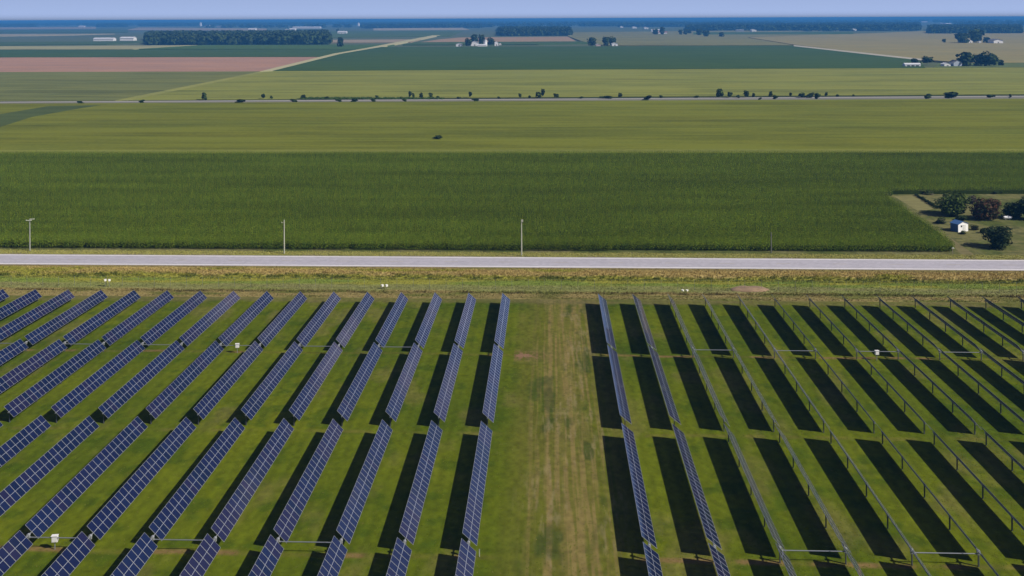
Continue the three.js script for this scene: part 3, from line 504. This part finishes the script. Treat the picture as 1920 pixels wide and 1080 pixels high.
  const trees = [[878, 87.5, 13, 16, 'dark tree beside the white cottage of the farmstead'], [890, 83, 15, 19, 'tall tree behind the white farmhouse'], [903, 84, 11, 19, 'slim tree between farmhouse and white silo'], [921, 85, 13, 15, 'dark tree over the low white barn'],
    [1110, 86.5, 15, 17, 'dark tree clump before the meadow, standing apart'], [1136, 86, 13, 17, 'dark tree beside the pinkish shed'], [1148, 85.5, 14, 17, 'dark tree over the white cottage'], [638, 88, 12, 19, 'lone dark tree past the end of the long dark wood'], [633, 61, 5, 7, 'small tree above the green field by the long hall'],
    [1229, 65.5, 11, 12, 'village tree at the end of the red roofed house row'], [1241, 65, 10, 15, 'tall village tree before the white hall'], [1276, 65, 7, 10, 'small tree beside the red roofed house'], [1285, 65.5, 7, 11, 'slim tree past the red roofed house'], [1292, 63, 8, 9, 'tree before the white village house'], [1311, 66, 12, 12, 'tree on the meadow past the village'], [1324, 69, 13, 13, 'round dark tree alone on the meadow'], [1353, 69, 10, 9, 'small round tree between meadow and stubble'],
    [1715, 122, 14, 12, 'rounded bushy tree at the end of the machine shed'], [1739, 119.5, 20, 14, 'wide tree behind the long machine shed'], [1812, 125, 30, 28, 'big dark tree beside the bluish farmhouse'], [1834, 124, 18, 22, 'tree between the two big farmhouse trees'], [1856, 125, 30, 28, 'big dark rounded tree at the farm drive'], [1877, 124, 9, 12, 'small dark tree past the big rounded farm tree'],
    [1804, 81, 27, 19, 'dark wide tree at the stubble farm'], [1830, 80.5, 26, 27, 'tallest tree of the stubble farm'], [1850, 80.5, 14, 11, 'low tree between tall tree and dark roofed barn'], [1770, 80, 7, 7, 'small dark tree standing off the stubble farm']];
  trees.forEach(([x, y, w, h, l], i) => { const a = at(x, y, w, h); a[0].y = 0.3; tree('farm_tree', l, 'tree', a[0], a[1], a[2], cg[i % 3], null, i); });
}

// ---------------------------------------------------------------- the perimeter fence and its signs
{
  const galv = std(0.22, 0.23, 0.20, 0.6, { metalness: 0.3 }), fz = -188.6, fence = thing('wire_fence', 'thin wire fence on steel posts along the ditch', 'fence', [0, 0, fz]);
  const post = rod(0.028, 0.028, 2.1, 6, 0, -0.05, 0); for (let x = -123; x <= 108; x += 3.3) { const p = mesh('post', post, galv, fence); p.position.x = x; }
  for (const y of [2.02, 1.6, 1.2, 0.8, 0.4, 0.08]) mesh(y > 2 ? 'top_wire' : 'wire', box(231, y > 2 ? 0.015 : 0.005, y > 2 ? 0.015 : 0.005, -7.5, y, 0), galv, fence);
  const boxGeo = box(0.40, 0.30, 0.40), lidGeo = box(0.46, 0.04, 0.46), sw = std(0.88, 0.88, 0.82, 0.6);
  for (const px of [[182.5, 190.5, 534], [715, 723, 538.5], [1278.5, 1286.5, 542], [1838, 1846, 545]]) for (const x of px.slice(0, 2)) {
    const h = CAM_H - (px[2] - horizonAt(x)) * 188.2 / FOCAL, q = g(x, px[2], h), s = thing('marker_box', 'small white box, one of a pair standing along the wire fence', 'box', [q.x, 0, fz + 0.4], 0.7, 'paired white boxes along the fence');
    mesh('post', box(0.07, h - 0.13, 0.07, 0, (h - 0.13) / 2 - 0.02, 0), galv, s); mesh('case', boxGeo, sw, s).position.set(0, h, 0); mesh('lid', lidGeo, sw, s).position.set(0, h + 0.171, 0);
  }
  const mp = g(1408, 547.5), mound = thing('soil_mound', 'low heap of bare reddish soil beside the fence', 'soil heap', [mp.x, 0, mp.z - 1.5]);
  const mg = new THREE.SphereGeometry(1, 40, 12, 0, 6.2832, 0, 1.571), pa = mg.attributes.position; for (let i = 0; i < pa.count; i++) { const x = pa.getX(i), y = pa.getY(i), z = pa.getZ(i), k = 0.7 + 0.6 * fbm(x * 2.2 + 5, z * 2.2 + 3, 3, 805); pa.setXYZ(i, x * 3.4 * (0.85 + 0.3 * k), y * 0.75 * k - 0.05, z * 1.5 * (0.85 + 0.3 * k)); } mg.computeVertexNormals();
  mesh('soil', mg, new THREE.MeshStandardMaterial({ map: tex(256, 128, (u, v) => { const k = 0.7 + 0.6 * fbm(u * 40, v * 14, 3, 811); return [0.27 * k, 0.185 * k, 0.115 * k]; }), roughness: 1 }), mound);
}

// ---------------------------------------------------------------- the solar trackers
const MOD_L = 1.968, MOD_W = 0.997, MOD_P = 1.022, COUNT = 26, AXIS_H = 1.45;
const alu = std(0.42, 0.44, 0.45, 0.45, { metalness: 0.4 }), sheet = std(0.36, 0.39, 0.46, 0.4), backMat = std(0.022, 0.027, 0.042, 0.5), steel = std(0.34, 0.36, 0.38, 0.5, { metalness: 0.5 }), steelDark = std(0.13, 0.14, 0.15, 0.6, { metalness: 0.4 });
const cells = tex(96, 96, (u, v) => {
  const cx = u * 6, cy = v * 6, fx = mod(cx, 1), fy = mod(cy, 1), line = (fx < 0.035 || fx > 0.965 || fy < 0.035 || fy > 0.965) ? 1 : 0, bus = Math.abs(mod(fx * 3, 1) - 0.5) < 0.05 ? 0.35 : 0, k = 0.8 + 0.4 * noise(u * 40, v * 40, 901);
  return mix3([0.80 * k, 0.82 * k, 0.86 * k], [1, 1, 1], Math.max(line * 0.6, bus * 0.4));
});
const glass = [[0.012, 0.018, 0.062], [0.015, 0.021, 0.066], [0.0105, 0.018, 0.054], [0.020, 0.021, 0.062], [0.013, 0.022, 0.070]].map((c) => new THREE.MeshPhysicalMaterial({ color: new THREE.Color().setRGB(...c), map: cells, roughness: 0.07, ior: 1.5 }));
const moduleGeo = (() => {                                           // long side across the row, glass up, in the plane y = 0
  const lip = 0.022, t = 0.04, mid = 0.034, hl = (MOD_L - 2 * lip - mid) / 2, hw = MOD_W - 2 * lip;
  const plane = (w, d, x, y, flip) => { const p = new THREE.PlaneGeometry(w, d); p.rotateX(flip ? Math.PI / 2 : -Math.PI / 2); p.translate(x, y, 0); return p; };
  const frame = mergeGeometries([box(MOD_L, t, lip, 0, -t / 2, (MOD_W - lip) / 2), box(MOD_L, t, lip, 0, -t / 2, -(MOD_W - lip) / 2), box(lip, t, hw, (MOD_L - lip) / 2, -t / 2, 0), box(lip, t, hw, -(MOD_L - lip) / 2, -t / 2, 0)]);
  const face = mergeGeometries([plane(hl, hw, (hl + mid) / 2, -0.005), plane(hl, hw, -(hl + mid) / 2, -0.005)]);
  return mergeGeometries([frame, face, plane(mid, hw, 0, -0.005), plane(MOD_L - 2 * lip, hw, 0, -0.012, true)], true);
})();
const postGeo = merge([box(0.012, AXIS_H - 0.05, 0.15, 0, (AXIS_H - 0.05) / 2 - 0.03, 0), box(0.10, AXIS_H - 0.05, 0.014, 0, (AXIS_H - 0.05) / 2 - 0.03, 0.082), box(0.10, AXIS_H - 0.05, 0.014, 0, (AXIS_H - 0.05) / 2 - 0.03, -0.082)]);
const bearingGeo = (() => { const c = new THREE.CylinderGeometry(0.12, 0.12, 0.09, 12); c.rotateX(Math.PI / 2); c.translate(0, AXIS_H, 0); return merge([c, box(0.16, 0.12, 0.1, 0, AXIS_H - 0.12, 0)]); })();
const driveGeo = (() => { const c = new THREE.CylinderGeometry(0.17, 0.17, 0.24, 14); c.rotateX(Math.PI / 2); c.translate(0, AXIS_H, 0); return merge([c, box(0.3, 0.16, 0.18, 0, AXIS_H - 0.2, 0)]); })();
const ORD = ['first', 'second', 'third', 'fourth', 'fifth', 'sixth', 'seventh', 'eighth', 'ninth', 'tenth', 'eleventh', 'twelfth', 'thirteenth', 'fourteenth', 'fifteenth', 'sixteenth', 'seventeenth'];
const tubeGeos = new Map();
function tracker(x, zFar, gap, tilt, label, R) {
  const L = COUNT * MOD_P, len = 2 * L + gap, t = thing('solar_tracker', label, 'solar panels', [x, 0, zFar], 0, 'rows of tracking solar panels');
  const key = gap.toFixed(2); if (!tubeGeos.has(key)) { const c = new THREE.CylinderGeometry(0.065, 0.065, len + 0.1, 8); c.rotateX(Math.PI / 2); c.translate(0, AXIS_H, len / 2); tubeGeos.set(key, c); }
  mesh('torque_tube', tubeGeos.get(key), steel, t);
  const nx = Math.sin(tilt) * 0.125, ny = Math.cos(tilt) * 0.125; let lot = Math.floor(R() * 5);
  for (let h = 0; h < 2; h++) for (let i = 0; i < COUNT; i++) {
    if (R() < 0.22) lot = Math.floor(R() * 5);
    const m = mesh('solar_module', moduleGeo, [alu, glass[R() < 0.3 ? Math.floor(R() * 5) : lot], sheet, backMat], t);
    m.position.set(nx, AXIS_H + ny, h * (L + gap) + (i + 0.5) * MOD_P); m.rotation.z = -tilt + (R() - 0.5) * 0.006;
  }
  for (let i = 0; i < 9; i++) {
    const z = i === 4 ? L + gap / 2 : i < 4 ? 0.35 + i * (L + gap / 2 - 0.35) / 4 : L + gap / 2 + (i - 4) * (L + gap / 2 - 0.35) / 4;
    mesh('post', postGeo, steelDark, t).position.z = z; mesh(i === 4 ? 'drive_unit' : 'bearing', i === 4 ? driveGeo : bearingGeo, i === 4 ? alu : steel, t).position.z = z;
  }
  return t;
}
{
  const R = rng(2024), D = Math.PI / 180, zA = -178.5, zB = -121.68, gA = 1.2, gB = 1.0, L = COUNT * MOD_P, gapA = zA + L + gA / 2, gapB = zB + L + gB / 2;
  const tiltL = [42, 42], tiltR = [39, 39.5, 49, 49.5, 51, 51, 50, 50, 50, 50, 49, 49, 49, 49];
  const link = (x, z, label) => {
    const s = thing('drive_link', label, 'drive bar', [x, 0, z], 0, 'bars linking pairs of panel rows'), c = new THREE.CylinderGeometry(0.055, 0.055, PITCH - 0.35, 10); c.rotateZ(Math.PI / 2); c.translate(PITCH / 2, AXIS_H - 0.2, 0);
    mesh('bar', c, std(0.22, 0.24, 0.27, 0.5, { metalness: 0.3 }), s); for (const q of [0.2, PITCH - 0.2]) { const e = new THREE.CylinderGeometry(0.085, 0.085, 0.12, 10); e.rotateZ(Math.PI / 2); e.translate(q, AXIS_H - 0.2, 0); mesh('coupling', e, steel, s); }
  };
  for (let bank = 0; bank < 2; bank++) {
    const z = bank ? zB : zA, gap = bank ? gB : gA, gz = bank ? gapB : gapA, half = bank ? 'bank farther from road' : 'bank beside the road';
    for (let k = 0; k < (bank ? 12 : 17); k++) {
      const tilt = (k < 2 ? tiltL[k] : 46.5 + (hash(k >> 1, bank, 5) - 0.5) * 3.5) * D;
      tracker(ROW_X0 - k * PITCH, z, gap, tilt, `blue panel row, ${ORD[k]} from the grass aisle away from farmyard, ${half}`, R);
      if (k >= 2 && k % 2 === 1) link(ROW_X0 - k * PITCH, gz, `grey bar joining the ${ORD[k - 1]} and ${ORD[k]} rows away from the farmyard, ${bank ? 'farther bank' : 'roadside bank'}`);
    }
    for (let k = 0; k < (bank ? 10 : 14); k++) {
      const tilt = (tiltR[k] + (hash(k >> 1, bank, 9) - 0.5) * 1.0) * D;
      tracker(BLOCK2_X + k * PITCH, z, gap, tilt, `blue panel row, ${ORD[k]} from the grass aisle on farmyard side, ${half}`, R);
      if (k >= 2 && k % 2 === 0) link(BLOCK2_X + k * PITCH, gz, `grey bar joining the ${ORD[k]} and ${ORD[k + 1]} rows on the farmyard side, ${bank ? 'farther bank' : 'roadside bank'}`);
    }
  }
  // white control boxes on posts
  const boxW = std(0.80, 0.80, 0.78, 0.5);
  for (const [px, py, h, label] of [[445, 662, 0.95, 'white control box on a post between the seventh and sixth panel rows'], [103, 1030, 0.85, 'white control box on a post by the soil strip farther from the road'], [1644, 676, 1.0, 'white control box on a post between the dark backed rows']]) {
    const b = g(px, py), t = thing('control_box', label, 'control box', [b.x, 0, b.z], 0.15);
    mesh('post', box(0.08, h, 0.08, 0, h / 2 - 0.02, 0), steel, t); const c = mesh('cabinet', box(0.58, 0.62, 0.34, 0, h + 0.25, 0), boxW, t); mesh('door', box(0.50, 0.54, 0.02, 0, h + 0.25, 0.181), boxW, c); mesh('rain_hood', box(0.66, 0.04, 0.44, 0, h + 0.585, 0.03), boxW, c);
  }
  const b = g(899, 1044), s = thing('marker_stake', 'pale marker stake in the grass at the end of the soil strip', 'stake', [b.x, 0, b.z]); mesh('stake', box(0.09, 0.75, 0.05, 0, 0.35, 0), std(0.45, 0.46, 0.44, 0.7), s); mesh('cap', box(0.11, 0.05, 0.07, 0, 0.75, 0), steel, s);
}
renderer.render(scene, camera);
